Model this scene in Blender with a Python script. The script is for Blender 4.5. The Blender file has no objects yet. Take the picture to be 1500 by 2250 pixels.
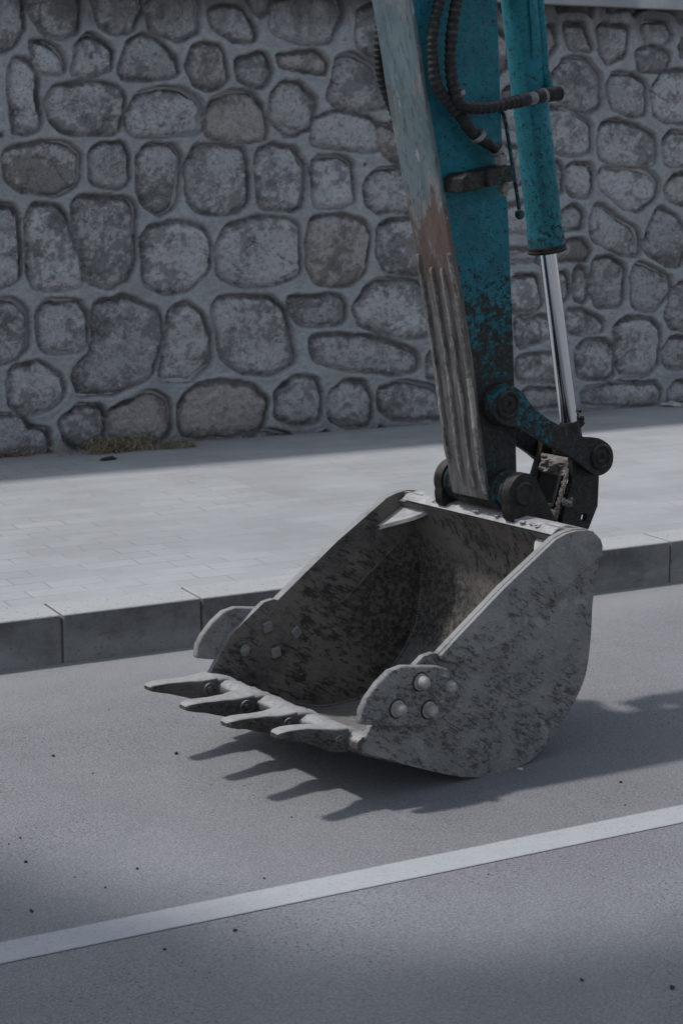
import bpy, bmesh, math, random
import numpy as np
from mathutils import Vector, geometry
R = math.radians
random.seed(7)
S = bpy.context.scene
COL = S.collection

# ---------------------------------------------------------------- camera
FPX, CAMH, YAW, PITCH = 4000.0, 1.7, R(62.6), math.atan(795/4000)
cd = bpy.data.cameras.new('camera'); cam = bpy.data.objects.new('camera', cd); COL.objects.link(cam)
S.camera = cam
cam.location = (0, 0, CAMH)
cam.rotation_euler = (math.pi/2-PITCH, 0, YAW-math.pi/2)
cd.sensor_fit = 'VERTICAL'; cd.sensor_height = 36; cd.sensor_width = 24
cd.lens = FPX/2250*36
cd.clip_start = .05; cd.clip_end = 400
cd.dof.use_dof = True; cd.dof.focus_distance = 5.1; cd.dof.aperture_fstop = 8.0
S.render.resolution_x = 682; S.render.resolution_y = 1024

# ---------------------------------------------------------------- light
SUN_AZ, SUN_EL = R(152.5), R(60)
W_ = bpy.data.worlds.new('World'); S.world = W_; W_.use_nodes = True
nt = W_.node_tree; bg = nt.nodes['Background']
sky = nt.nodes.new('ShaderNodeTexSky'); sky.sky_type = 'NISHITA'; sky.sun_disc = False
sky.sun_elevation = SUN_EL; sky.sun_rotation = math.pi/2-SUN_AZ
sky.altitude = 300; sky.dust_density = 1.5; sky.air_density = 1.0
hs = nt.nodes.new('ShaderNodeHueSaturation'); hs.inputs['Hue'].default_value = .488; hs.inputs['Saturation'].default_value = .5      # hazy summer sky
nt.links.new(sky.outputs[0], hs.inputs['Color']); nt.links.new(hs.outputs[0], bg.inputs[0]); bg.inputs[1].default_value = .12
sl = bpy.data.lights.new('sun', 'SUN'); so = bpy.data.objects.new('sun', sl); COL.objects.link(so)
sl.energy = 2.1; sl.angle = R(3.5); sl.color = (1, .985, .965)
sd = Vector((math.cos(SUN_AZ)*math.cos(SUN_EL), math.sin(SUN_AZ)*math.cos(SUN_EL), math.sin(SUN_EL)))
so.rotation_euler = sd.to_track_quat('Z', 'Y').to_euler(); so.location = (0, 0, 12)
S.view_settings.view_transform = 'Standard'; S.view_settings.look = 'None'
S.view_settings.exposure = .52; S.view_settings.gamma = 1
S.view_settings.use_white_balance = True; S.view_settings.white_balance_temperature = 6350     # camera set a little cool

# ------------------------------------------------- measuring helpers (photo px of 1500x2250 -> planes of the place)
cF = np.array([math.cos(YAW)*math.cos(PITCH), math.sin(YAW)*math.cos(PITCH), -math.sin(PITCH)])
cR = np.array([math.sin(YAW), -math.cos(YAW), 0.]); cU = np.cross(cR, cF); cC = np.array([0, 0, CAMH])
def ray(x, y): return cF+cR*(x-750)/FPX+cU*(1125-y)/FPX
def onz(x, y, z=0): r = ray(x, y); return cC+r*(z-CAMH)/r[2]
def onwall(x, y, Y=8.92): r = ray(x, y); P = r*(Y/r[1]); return P[0], CAMH+P[2]
G = np.array([2.536, 4.074, 0.])                      # where the bucket heel touches the road
EAZ = YAW+R(37)-math.pi/2                             # heading of the digging arm
ve = np.array([math.cos(EAZ), math.sin(EAZ), 0]); vw = np.array([-math.sin(EAZ), math.cos(EAZ), 0])
def uz(x, y, w):                                      # -> (e, z) in the arm's plane at width w
    r = ray(x, y); t = ((G+vw*w-cC)@vw)/(r@vw); P = cC+r*t
    return (float((P-G)@ve), float(P[2]))
def P3(x, y, w): e, z = uz(x, y, w); return Vector((e, w, z))

# ---------------------------------------------------------------- object helpers
def link(name, me, mats=None, parent=None):
    o = bpy.data.objects.new(name, me); COL.objects.link(o)
    for m in (mats if isinstance(mats, (list, tuple)) else [mats]):
        if m: me.materials.append(m)
    if parent: o.parent = parent
    return o
def tag(o, label=None, cat=None, group=None, kind=None):
    for k, v in (('label', label), ('category', cat), ('group', group), ('kind', kind)):
        if v: o[k] = v
    return o
def finish(bm, name, mat, parent=None, smooth=True, angle=35, bevel=0, seg=2):
    bmesh.ops.remove_doubles(bm, verts=bm.verts, dist=1e-5)
    bmesh.ops.recalc_face_normals(bm, faces=bm.faces)
    me = bpy.data.meshes.new(name); bm.to_mesh(me); bm.free()
    if smooth:
        me.shade_smooth(); me.set_sharp_from_angle(angle=R(angle))
    o = link(name, me, mat, parent)
    if bevel:
        b = o.modifiers.new('bevel', 'BEVEL'); b.width = bevel; b.segments = seg; b.limit_method = 'ANGLE'; b.angle_limit = R(40); b.harden_normals = False
    return o
def catmull(pts, n=6, closed=False):
    P = [Vector(p) for p in pts]; out = []; L = len(P)
    rng = range(L) if closed else range(L-1)
    for i in rng:
        if closed: a, b, c, d = P[i-1], P[i], P[(i+1) % L], P[(i+2) % L]
        else: a, b, c, d = P[max(i-1, 0)], P[i], P[i+1], P[min(i+2, L-1)]
        for k in range(n):
            t = k/n
            out.append(.5*((2*b)+(c-a)*t+(2*a-5*b+4*c-d)*t*t+(3*b-a-3*c+d)*t**3))
    if not closed: out.append(P[-1])
    return out
def plate(bm, prof, w0, w1, holes=()):
    """prof: list of (e,z); extruded across the width from w0 to w1"""
    loops = [[Vector((p[0], p[1], 0)) for p in prof]]+[[Vector((p[0], p[1], 0)) for p in h] for h in holes]
    flat = [v for l in loops for v in l]
    tris = geometry.tessellate_polygon(loops)
    A = [bm.verts.new((v.x, w0, v.y)) for v in flat]; B = [bm.verts.new((v.x, w1, v.y)) for v in flat]
    for t in tris:
        try: bm.faces.new([A[i] for i in t]); bm.faces.new([B[i] for i in reversed(t)])
        except ValueError: pass
    k = 0
    for l in loops:
        n = len(l)
        for i in range(n):
            a, b = k+i, k+(i+1) % n
            try: bm.faces.new((A[a], A[b], B[b], B[a]))
            except ValueError: pass
        k += n
def box(bm, x0, x1, y0, y1, z0, z1):
    v = [bm.verts.new((x, y, z)) for x in (x0, x1) for y in (y0, y1) for z in (z0, z1)]
    for f in ((0, 1, 3, 2), (4, 6, 7, 5), (0, 4, 5, 1), (2, 3, 7, 6), (0, 2, 6, 4), (1, 5, 7, 3)): bm.faces.new([v[i] for i in f])
def circ(e, z, r, n=32, a0=0, a1=360):
    full = abs(a1-a0) == 360
    m = n if full else n-1
    return [(e+r*math.cos(R(a0+(a1-a0)*i/m)), z+r*math.sin(R(a0+(a1-a0)*i/m))) for i in range(n)]
def lathe(bm, axis0, axis1, prof, n=32):
    """prof: list of (t, r) along axis0->axis1 (t in metres)"""
    a = Vector(axis0); d = (Vector(axis1)-a).normalized()
    u = d.orthogonal().normalized(); v = d.cross(u); rings = []
    for t, r in prof:
        rings.append([bm.verts.new(a+d*t+(u*math.cos(2*math.pi*i/n)+v*math.sin(2*math.pi*i/n))*r) for i in range(n)])
    for p, q in zip(rings, rings[1:]):
        for i in range(n): bm.faces.new((p[i], p[(i+1) % n], q[(i+1) % n], q[i]))
    bm.faces.new(rings[0][::-1]); bm.faces.new(rings[-1])
def tube(bm, pts, rad, n=14, step=.004):
    P = [Vector(p) for p in catmull(pts, 24)]
    L = [0]
    for a, b in zip(P, P[1:]): L.append(L[-1]+(b-a).length)
    Q = []; s = 0; i = 0
    while s < L[-1]:
        while i < len(L)-2 and L[i+1] < s: i += 1
        f = (s-L[i])/max(L[i+1]-L[i], 1e-9); Q.append((P[i].lerp(P[i+1], f), s)); s += step
    up = Vector((0, 1, .2)).normalized(); rings = []
    for k, (p, s) in enumerate(Q):
        d = (Q[min(k+1, len(Q)-1)][0]-Q[max(k-1, 0)][0]).normalized()
        x = d.cross(up).normalized(); y = x.cross(d)
        r = rad(s) if callable(rad) else rad
        rings.append([bm.verts.new(p+(x*math.cos(2*math.pi*i/n)+y*math.sin(2*math.pi*i/n))*r) for i in range(n)])
    for p, q in zip(rings, rings[1:]):
        for i in range(n): bm.faces.new((p[i], p[(i+1) % n], q[(i+1) % n], q[i]))
    bm.faces.new(rings[0][::-1]); bm.faces.new(rings[-1])
def blob(bm, c, r, sub=3, sq=(1, 1, 1), amp=.35, seed=0):
    from mathutils import noise
    res = bmesh.ops.create_icosphere(bm, subdivisions=sub, radius=1)
    for v in res['verts']:
        n = v.co.normalized()
        k = 1+amp*(noise.noise(n*1.6+Vector((seed*7.1, seed*3.3, 0)))+.5*noise.noise(n*4+Vector((0, seed*5.3, 1))))
        v.co = Vector(c)+Vector((n.x*sq[0], n.y*sq[1], n.z*sq[2]))*r*k

# ---------------------------------------------------------------- material helpers
class M:
    def __init__(s, name):
        s.m = bpy.data.materials.new(name); s.m.use_nodes = True; s.t = s.m.node_tree; s.n = s.t.nodes
        s.b = s.n['Principled BSDF']; s.co = s.n.new('ShaderNodeTexCoord')
    def put(s, sock, v):
        if isinstance(v, bpy.types.NodeSocket): s.t.links.new(v, sock)
        elif isinstance(v, (tuple, list)) and len(v) == 3 and sock.type == 'RGBA': sock.default_value = (*v, 1)
        else: sock.default_value = v
    def mapping(s, scale=(1, 1, 1), rot=(0, 0, 0), src=None):
        q = s.n.new('ShaderNodeMapping'); s.put(q.inputs[0], src or s.co.outputs['Object'])
        q.inputs['Scale'].default_value = scale; q.inputs['Rotation'].default_value = rot; return q.outputs[0]
    def grain(s, stretch, ang):                       # rotate first, then stretch: streaks run along ang in the e-z plane
        q = s.n.new('ShaderNodeMapping'); q.vector_type = 'TEXTURE'; s.put(q.inputs[0], s.co.outputs['Object'])
        q.inputs['Scale'].default_value = (stretch, 1, 1); q.inputs['Rotation'].default_value = (0, ang, 0); return q.outputs[0]
    def noise(s, scale, detail=4, rough=.6, vec=None, dist=0):
        q = s.n.new('ShaderNodeTexNoise'); s.put(q.inputs['Vector'], vec or s.co.outputs['Object'])
        q.inputs['Scale'].default_value = scale; q.inputs['Detail'].default_value = detail; q.inputs['Roughness'].default_value = rough; q.inputs['Distortion'].default_value = dist
        return q.outputs[0]
    def voro(s, scale, vec=None, feature='F1'):
        q = s.n.new('ShaderNodeTexVoronoi'); q.feature = feature; s.put(q.inputs['Vector'], vec or s.co.outputs['Object']); q.inputs['Scale'].default_value = scale
        return q.outputs[0], (q.outputs[1] if feature == 'F1' else None)
    def ramp(s, f, a, b, lo=0., hi=1.):
        q = s.n.new('ShaderNodeMapRange'); q.interpolation_type = 'SMOOTHSTEP'; s.put(q.inputs[0], f)
        s.put(q.inputs[1], a); s.put(q.inputs[2], b); s.put(q.inputs[3], lo); s.put(q.inputs[4], hi); return q.outputs[0]
    def mix(s, f, a, b, mode='MIX'):
        q = s.n.new('ShaderNodeMix'); q.data_type = 'RGBA'; q.blend_type = mode
        s.put(q.inputs[0], f); s.put(q.inputs[6], a); s.put(q.inputs[7], b); return q.outputs[2]
    def math(s, op, a, b=0., c=0.):
        q = s.n.new('ShaderNodeMath'); q.operation = op; s.put(q.inputs[0], a); s.put(q.inputs[1], b); s.put(q.inputs[2], c); return q.outputs[0]
    def sep(s, src=None):
        q = s.n.new('ShaderNodeSeparateXYZ'); s.put(q.inputs[0], src or s.co.outputs['Object']); return q.outputs
    def attr(s, name):
        q = s.n.new('ShaderNodeAttribute'); q.attribute_name = name; return q.outputs['Fac']
    def geo(s, name):
        q = s.n.new('ShaderNodeNewGeometry'); return q.outputs[name]
    def bump(s, h, dist=.002, strength=1., prev=None):
        q = s.n.new('ShaderNodeBump'); s.put(q.inputs['Height'], h); q.inputs['Distance'].default_value = dist; q.inputs['Strength'].default_value = strength
        if prev: s.put(q.inputs['Normal'], prev)
        return q.outputs[0]
    def out(s, col, rough=.8, metal=0., nrm=None, spec=None):
        s.put(s.b.inputs['Base Color'], col); s.put(s.b.inputs['Roughness'], rough); s.put(s.b.inputs['Metallic'], metal)
        if nrm: s.put(s.b.inputs['Normal'], nrm)
        if spec is not None: s.put(s.b.inputs['Specular IOR Level'], spec)
        return s.m

# --- asphalt
def m_asphalt():
    m = M('asphalt')
    big = m.noise(.9, 4, .6); mid = m.noise(9, 5, .65); fine = m.noise(150, 4, .75); g, gc = m.voro(170)
    agg = m.sep(gc)[0]
    col = m.mix(m.ramp(big, .3, .7), (.140, .140, .145), (.195, .195, .200)); col = m.mix(m.ramp(m.noise(3.5, 6, .7), .5, .66, 0, .35), col, (.24, .24, .245)); col = m.mix(m.ramp(agg, 0, 1, 0, .5), col, (.09, .09, .095))
    col = m.mix(m.ramp(mid, .35, .7, 0, .45), col, (.135, .135, .142))
    col = m.mix(m.ramp(fine, .46, .62, 0, .6), col, (.27, .265, .26)); col = m.mix(m.ramp(m.noise(190, 4, .8), .52, .66, 0, .6), col, (.075, .075, .08))
    pit = m.noise(115, 3, .7, m.mapping((.75, 1.2, 1))); pm = m.ramp(pit, .60, .66)
    dens = m.ramp(m.noise(2.2, 4, .6), .46, .60, .0, 1.)
    pm = m.math('MULTIPLY', pm, dens)
    col = m.mix(pm, col, (.035, .035, .04))
    xyz = m.sep()
    dusty = m.ramp(m.math('ADD', xyz[1], m.math('MULTIPLY', m.noise(3, 5, .7), .5)), 5.3, 6.0, 0, .6)
    col = m.mix(dusty, col, (.25, .25, .25))
    # faint tyre-polished arc
    h = m.math('ADD', m.math('MULTIPLY', g, .5), m.math('ADD', m.math('MULTIPLY', fine, .7), m.math('MULTIPLY', pm, -1.2)))
    return m.out(col, m.ramp(fine, .3, .7, .68, .9), 0, m.bump(h, .0025, .7), .4)
def m_line():
    m = M('road_paint')
    fine = m.noise(220, 3, .7); mid = m.noise(14, 5, .7); big = m.noise(2.5, 4)
    col = m.mix(m.ramp(mid, .4, .75, 0, .35), (.33, .33, .335), (.27, .27, .275))
    col = m.mix(m.ramp(fine, .55, .8, 0, .3), col, (.19, .19, .2))
    xyz = m.sep(); d = m.math('ABSOLUTE', m.math('ADD', xyz[1], -3.595))
    e = m.math('ADD', d, m.math('MULTIPLY', m.math('ADD', m.noise(60, 5, .7), -.5), .010))
    worn = m.math('MAXIMUM', m.ramp(e, .046, .054), m.ramp(m.math('ADD', m.noise(120, 4, .8), m.math('MULTIPLY', big, .3)), .72, .80, 0, .7))
    col = m.mix(worn, col, (.165, .165, .172))
    return m.out(col, .75, 0, m.bump(fine, .002, .4), .4)
def m_pavement():
    m = M('pavement')
    big = m.noise(1.3, 5, .6); st = m.noise(5, 5, .65, m.mapping((.35, 1.6, 1))); fine = m.noise(120, 4, .7)
    q = m.n.new('ShaderNodeTexBrick'); m.put(q.inputs['Vector'], m.co.outputs['Object'])
    q.inputs['Scale'].default_value = 1; q.inputs['Brick Width'].default_value = .21; q.inputs['Row Height'].default_value = .105
    q.inputs['Mortar Size'].default_value = .004; q.inputs['Mortar Smooth'].default_value = .3
    q.inputs['Color1'].default_value = (0, 0, 0, 1); q.inputs['Color2'].default_value = (1, 1, 1, 1); q.inputs['Mortar'].default_value = (.5, .5, .5, 1)
    joint = q.outputs['Fac']; var = q.outputs['Color']
    col = m.mix(m.ramp(big, .3, .7), (.245, .246, .247), (.31, .311, .312))
    col = m.mix(m.ramp(st, .5, .75, 0, .45), col, (.22, .22, .225))
    col = m.mix(.03, col, var)
    col = m.mix(m.ramp(fine, .5, .8, 0, .3), col, (.25, .25, .25))
    jf = m.math('MULTIPLY', joint, m.ramp(m.noise(2.2, 4, .7), .46, .62, .06, .62))
    col = m.mix(jf, col, (.19, .185, .18))
    y = m.sep()[1]
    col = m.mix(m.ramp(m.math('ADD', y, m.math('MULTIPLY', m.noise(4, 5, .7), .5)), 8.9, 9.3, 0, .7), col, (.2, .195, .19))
    return m.out(col, .85, 0, m.bump(m.math('ADD', m.math('MULTIPLY', jf, -1.), m.math('MULTIPLY', st, 1.2)), .004, .6), .3)
def m_kerb():
    m = M('kerb_concrete')
    isl = m.geo('Random Per Island'); n = m.noise(6, 6, .7); f = m.noise(140, 4, .7); z = m.sep()[2]
    st = m.noise(5, 6, .75, m.mapping((1.2, 1, 3)))
    col = m.mix(isl, (.29, .285, .28), (.35, .345, .34))
    col = m.mix(m.ramp(n, .4, .7, 0, .5), col, (.2, .195, .195))
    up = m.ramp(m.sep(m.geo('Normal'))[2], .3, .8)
    stain_shade = m.ramp(m.math('ADD', m.math('MULTIPLY', st, .12), m.math('MULTIPLY', z, .5)), .05, .125, .45, .92)  # side faces painted darker: stains plus the shade of the front
    side = m.mix(stain_shade, col, m.mix(m.ramp(m.noise(2.2, 6, .75), .4, .62), (.060, .058, .060), (.135, .132, .132)))
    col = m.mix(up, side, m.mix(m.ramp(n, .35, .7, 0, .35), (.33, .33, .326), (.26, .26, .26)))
    pit = m.ramp(m.noise(90, 3, .6), .62, .68, 0, .7)
    col = m.mix(pit, col, (.09, .09, .09))
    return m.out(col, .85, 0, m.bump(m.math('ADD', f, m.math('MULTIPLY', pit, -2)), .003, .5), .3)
def m_wall():
    m = M('stone_masonry')
    st = m.attr('stone'); sid = m.attr('sid'); crust_shade = m.attr('crust_shade')
    a = m.noise(14, 6, .7); b = m.noise(45, 5, .75); f = m.noise(150, 4, .7); big = m.noise(1.2, 4, .6)
    mort = m.mix(m.ramp(a, .35, .7), (.285, .287, .297), (.37, .373, .385))
    mort = m.mix(m.ramp(b, .50, .68, 0, .5), mort, (.17, .17, .18)); mort = m.mix(m.ramp(m.noise(3.5, 6, .75), .52, .66, 0, .5), mort, (.18, .178, .182))
    stone = m.mix(sid, (.27, .267, .272), (.42, .417, .424)); stone = m.mix(m.ramp(m.noise(6, 7, .8), .50, .60, 0, .75), stone, (.12, .117, .118)); stone = m.mix(m.ramp(m.noise(26, 6, .85), .54, .64, 0, .65), stone, (.50, .495, .50))
    ck = m.voro(3.2, m.mapping((1, 1, 1.3)), 'DISTANCE_TO_EDGE')[0]; ck = m.math('MULTIPLY', m.ramp(m.math('ADD', ck, m.math('MULTIPLY', m.math('ADD', a, -.5), .30)), 0, .020, 1, 0), m.ramp(m.noise(2.9, 3), .56, .62, 0, .6)); stone = m.mix(ck, stone, (.05, .048, .048))
    warm = m.ramp(m.math('FRACT', m.math('MULTIPLY', sid, 7.31)), .85, .95, 0, .55)
    stone = m.mix(warm, stone, (.25, .205, .19))
    stone = m.mix(m.ramp(b, .50, .64, 0, .7), stone, (.10, .097, .098)); stone = m.mix(m.ramp(m.noise(70, 5, .85), .50, .60, 0, .6), stone, (.40, .395, .40))
    stone = m.mix(m.ramp(a, .5, .72, 0, .5), stone, (.285, .28, .29))
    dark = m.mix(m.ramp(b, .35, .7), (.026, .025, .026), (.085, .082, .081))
    stone = m.mix(crust_shade, stone, dark)  # weathering patches plus painted recess shade round each stone
    col = m.mix(st, mort, stone)
    z = m.sep()[2]
    top_dark = m.ramp(m.math('ADD', z, m.math('MULTIPLY', m.noise(5, 6, .75, m.mapping((1.6, 1, .5))), .55)), 2.52, 2.78, 0, .8)  # wall gets darker towards its top
    col = m.mix(top_dark, col, (.055, .05, .046))
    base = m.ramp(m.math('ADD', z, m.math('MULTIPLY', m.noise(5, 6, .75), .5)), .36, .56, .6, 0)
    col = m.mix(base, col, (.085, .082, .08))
    xx = m.sep()[0]
    pit = m.ramp(f, .57, .68, 0, .7); col = m.mix(pit, col, (.07, .07, .07))
    h = m.math('ADD', m.math('MULTIPLY', b, 1.), m.math('MULTIPLY', f, .5)); h = m.math('ADD', h, m.math('MULTIPLY', m.math('MULTIPLY', ck, st), -1.))
    return m.out(col, .92, 0, m.bump(h, .012, .9), .2)
def m_coping():
    m = M('coping_concrete')
    n = m.noise(3, 5, .7); f = m.noise(60, 4, .7)
    col = m.mix(m.ramp(n, .35, .65), (.27, .265, .27), (.38, .375, .375))
    q = m.noise(1.5, 2, .5, m.mapping((1, 1, .1)))
    col = m.mix(m.ramp(q, .50, .54, 0, .5), col, (.17, .17, .19))
    return m.out(col, .85, 0, m.bump(f, .002, .4))
# --- steel of the bucket
def m_bucket(name, light, dark, dustc, dusta=.55, streak=(1.3, .5)):
    m = M(name)
    v = m.grain(*streak)
    a = m.noise(4.5, 8, .8, v, .3); b = m.noise(75, 6, .8, m.grain(streak[0]*1.6, streak[1]), .3); c = m.noise(190, 4, .8, v); big = m.noise(2.6, 4, .6); pat = m.noise(5.5, 5, .65, None, .5)
    col = m.mix(m.ramp(a, .40, .60), dark, light)
    low = m.ramp(m.math('ADD', m.sep()[2], m.math('MULTIPLY', big, .35)), .40, .74, .5, .12)
    dens = m.ramp(m.math('ADD', pat, m.math('MULTIPLY', low, .35)), .50, .72) if 'inside' not in name else m.ramp(pat, .36, .60, .25, 1)
    spl = m.math('MULTIPLY', m.ramp(b, m.math('SUBTRACT', .64, m.math('MULTIPLY', dens, .15)), m.math('SUBTRACT', .69, m.math('MULTIPLY', dens, .13))), .9)
    col = m.mix(m.math('MULTIPLY', dens, .35), col, tuple(x*.6 for x in dark))
    col = m.mix(spl, col, tuple(x*.30 for x in dark))
    scr = m.ramp(m.math('ABSOLUTE', m.math('ADD', m.noise(60, 4, .7, m.grain(14, R(28)), .4), -.5)), 0, .010, .7, 0)
    col = m.mix(m.math('MULTIPLY', scr, m.ramp(big, .4, .6)), col, tuple(x*1.7 for x in light))
    caked = m.ramp(m.noise(6.5, 6, .7, None, .8), .60, .64, 0, .6); col = m.mix(caked, col, tuple(x*1.45 for x in light))
    spk = m.ramp(m.math('ADD', c, m.math('MULTIPLY', a, .25)), .62, .78, 0, .6)
    col = m.mix(spk, col, tuple(x*1.5 for x in light))
    chip = m.ramp(m.noise(70, 3, .6, v), .70, .74, 0, .8); col = m.mix(chip, col, tuple(x*.2 for x in dark))
    if 'side' in name:
        ins = m.ramp(m.math('ABSOLUTE', m.math('ADD', m.sep()[1], -.38)), .3622, .3628, 1, 0)
        soil = m.mix(m.ramp(m.math('ADD', m.noise(3.2, 5, .7), m.math('MULTIPLY', b, .3)), .60, .78), (.135, .116, .102), (.046, .040, .036))
        soil = m.mix(m.ramp(c, .5, .66, 0, .5), soil, (.18, .16, .145)); soil = m.mix(spl, soil, (.02, .018, .016))
        col = m.mix(m.math('MULTIPLY', ins, .85), col, soil)
    if name != 'cutter_steel' and name[:3] == 'buc':            # darker mottled patch in the back corner of the scoop
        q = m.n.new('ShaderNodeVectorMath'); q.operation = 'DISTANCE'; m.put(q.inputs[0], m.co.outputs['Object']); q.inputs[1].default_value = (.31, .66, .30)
        corner_dark = m.ramp(m.math('ADD', q.outputs['Value'], m.math('MULTIPLY', m.math('ADD', m.noise(7, 6, .75), -.5), .35)), .14, .26, .8, 0)
        col = m.mix(corner_dark, col, m.mix(m.ramp(m.noise(55, 6, .8), .44, .58), (.012, .011, .010), (.115, .104, .094)))
    up = m.ramp(m.math('ADD', m.sep(m.geo('Normal'))[2], m.math('MULTIPLY', b, .8)), .85, 1.25, 0, dusta)
    col = m.mix(up, col, dustc)
    h = m.math('ADD', m.math('MULTIPLY', b, .8), m.math('ADD', m.math('MULTIPLY', c, .5), m.math('MULTIPLY', spl, -.5)))
    return m.out(col, m.ramp(b, .3, .7, .55, .85), .0, m.bump(h, .005, .7), .4)
DUST = (.27, .26, .25)
# --- teal paint with grease and scratches
def m_teal(name, g0=.95, g1=1.65, gmin=.43, gmax=.62, base=(.005, .098, .130)):
    m = M(name)
    z = m.sep()[2]; a = m.noise(7, 6, .7, None, .4); b = m.noise(42, 7, .8, None, .6); c = m.noise(110, 4, .7)
    col = m.mix(m.ramp(a, .3, .7), tuple(x*.78 for x in base), tuple(x*1.25 for x in base))
    # thin scratches
    sc = []
    for k, (rot, s) in enumerate(((.35, 26), (-.6, 20), (1.2, 32))):
        w = m.noise(s*1.6, 3, .6, m.grain(9, rot), .5)
        sc.append(m.ramp(m.math('ABSOLUTE', m.math('ADD', w, -.5)), .0, .007, 1, 0))
    s = m.math('MAXIMUM', m.math('MAXIMUM', sc[0], sc[1]), sc[2])
    zone = m.ramp(z, g0, g1, gmax, gmin)           # more grime low down
    gr = m.math('ADD', m.math('ADD', m.math('MULTIPLY', b, .62), m.math('MULTIPLY', a, .38)), m.math('ADD', zone, -.5))
    grime = m.ramp(gr, .545, .575)
    s = m.math('MULTIPLY', s, m.ramp(m.math('ADD', m.noise(4, 3), zone), .90, 1.15, 0, .8))
    col = m.mix(s, col, (.012, .012, .012))
    gc = m.mix(m.ramp(c, .3, .7), (.006, .006, .0055), (.032, .029, .025))
    col = m.mix(grime, col, gc)
    spt = m.math('ADD', m.noise(75, 5, .8, None, 1.2), m.math('MULTIPLY', zone, .35)); col = m.mix(m.ramp(spt, .725, .750, 0, .95), col, (.008, .008, .008))
    dust = m.ramp(m.noise(16, 6, .8), .58, .8, 0, .22); col = m.mix(dust, col, (.08, .10, .11))
    h = m.math('ADD', m.math('MULTIPLY', grime, .8), m.math('MULTIPLY', c, .5))
    return m.out(col, m.ramp(b, .35, .65, .4, .8), 0, m.bump(h, .003, .6), .25)
def m_worn():
    m = M('worn_paint')
    v = m.mapping((1.0, 1.0, .16), (0, R(10), 0)); vv = m.mapping((1, 1, .3), (0, R(10), 0))
    a = m.noise(20, 7, .75, v, .5); b = m.noise(70, 6, .75, v, .6); c = m.noise(9, 5, .7, vv); z = m.sep()[2]
    col = m.mix(m.ramp(a, .36, .62), (.085, .078, .075), (.20, .195, .195))
    teal = m.ramp(m.math('ADD', c, m.ramp(z, .9, 2.0, -.12, .10)), .50, .55, 0, .6)
    col = m.mix(teal, col, (.075, .135, .155))
    rust = m.ramp(m.math('ADD', m.noise(12, 6, .75, vv), m.ramp(m.math('ABSOLUTE', m.math('ADD', z, -1.42)), 0, .35, .12, -.1)), .545, .59, 0, .8)
    col = m.mix(rust, col, (.10, .052, .038))
    low = m.math('MULTIPLY', m.ramp(m.math('ADD', z, m.math('MULTIPLY', m.math('ADD', a, -.5), .6)), 1.25, 1.5, 1, 0), m.ramp(c, .3, .6, .85, .3)); col = m.mix(low, col, (.045, .038, .034))
    col = m.mix(m.ramp(b, .52, .66, 0, .8), col, (.035, .032, .03))
    col = m.mix(m.ramp(m.noise(45, 5, .7, v), .62, .7, 0, .7), col, (.33, .32, .315))
    return m.out(col, .7, 0, m.bump(m.math('ADD', a, b), .003, .7), .35)
def m_simple(name, c0, c1, rough=.6, scale=30, bump=.002, metal=0., dustc=None, dusta=.4, spec=.4):
    m = M(name); a = m.noise(scale, 6, .7); f = m.noise(scale*4, 4, .7)
    col = m.mix(m.ramp(a, .3, .7), c0, c1)
    if dustc:
        up = m.ramp(m.math('ADD', m.sep(m.geo('Normal'))[2], a), .75, 1.35, 0, dusta); col = m.mix(up, col, dustc)
    return m.out(col, rough, metal, m.bump(m.math('ADD', a, m.math('MULTIPLY', f, .5)), bump, .7), spec)
MA = dict(bar=m_bucket('wear_bar_steel', (.22, .205, .195), (.085, .075, .068), DUST, .3, (3, R(80))),
    asphalt=m_asphalt(), line=m_line(), pave=m_pavement(), kerb=m_kerb(), wall=m_wall(), coping=m_coping(),
    shell=m_bucket('bucket_inside', (.135, .116, .102), (.055, .047, .041), DUST, .5, (2.4, R(60))),
    side=m_bucket('bucket_side', (.185, .178, .176), (.130, .124, .122), DUST, .5, (2.0, R(32))),
    cutter=m_bucket('cutter_steel', (.19, .185, .183), (.14, .135, .132), (.26, .25, .245), .5),
    tooth=m_bucket('tooth_steel', (.085, .074, .067), (.045, .039, .035), (.33, .32, .31), .85),  # dusty tops paler, sides darker: sunlit contrast is painted in too
    teal=m_teal('teal_paint'), teal_bracket=m_teal('teal_paint_bracket', 1.0, 2.2, .62, .62), teal_cyl=m_teal('teal_paint_barrel', 1.4, 2.0, .45, .51, (.006, .108, .138)), teal_dark=m_teal('teal_paint_greasy', .7, 1.0, .565, .66, (.006, .10, .13)),
    worn=m_worn(), grease=m_simple('greasy_steel', (.006, .0055, .005), (.026, .023, .020), .6, 35, .004, 0, (.13, .115, .10), .35, .2),
    hose=m_simple('hose_rubber', (.006, .006, .0065), (.024, .022, .022), .6, 60, .003, 0, (.12, .112, .112), .45, .25),
    fitting=m_simple('fitting_metal', (.10, .095, .09), (.24, .23, .225), .55, 50, .002, .3),
    mud=m_simple('dried_mud', (.11, .095, .085), (.22, .195, .18), .95, 40, .008),
    bolt=m_simple('bolt_steel', (.17, .165, .16), (.30, .29, .285), .6, 60, .002, .1, (.30, .29, .28), .4),
    dusty=m_simple('dusty_plate', (.22, .21, .205), (.36, .345, .34), .9, 25, .004),
    weed=m_simple('dry_stems', (.13, .10, .06), (.26, .215, .15), .9, 20, .001),
    crumb=m_simple('dark_crumb', (.015, .014, .014), (.04, .038, .036), .9, 90, .002),
    pale=m_simple('pale_chip', (.3, .3, .29), (.45, .44, .43), .9, 60, .002))
def m_chrome():
    m = M('polished_chrome'); a = m.noise(40, 4, .6, m.mapping((1, 1, .1)))
    return m.out((.72, .73, .75), m.ramp(a, .3, .7, .10, .18), 1.)
MA['chrome'] = m_chrome()

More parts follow.
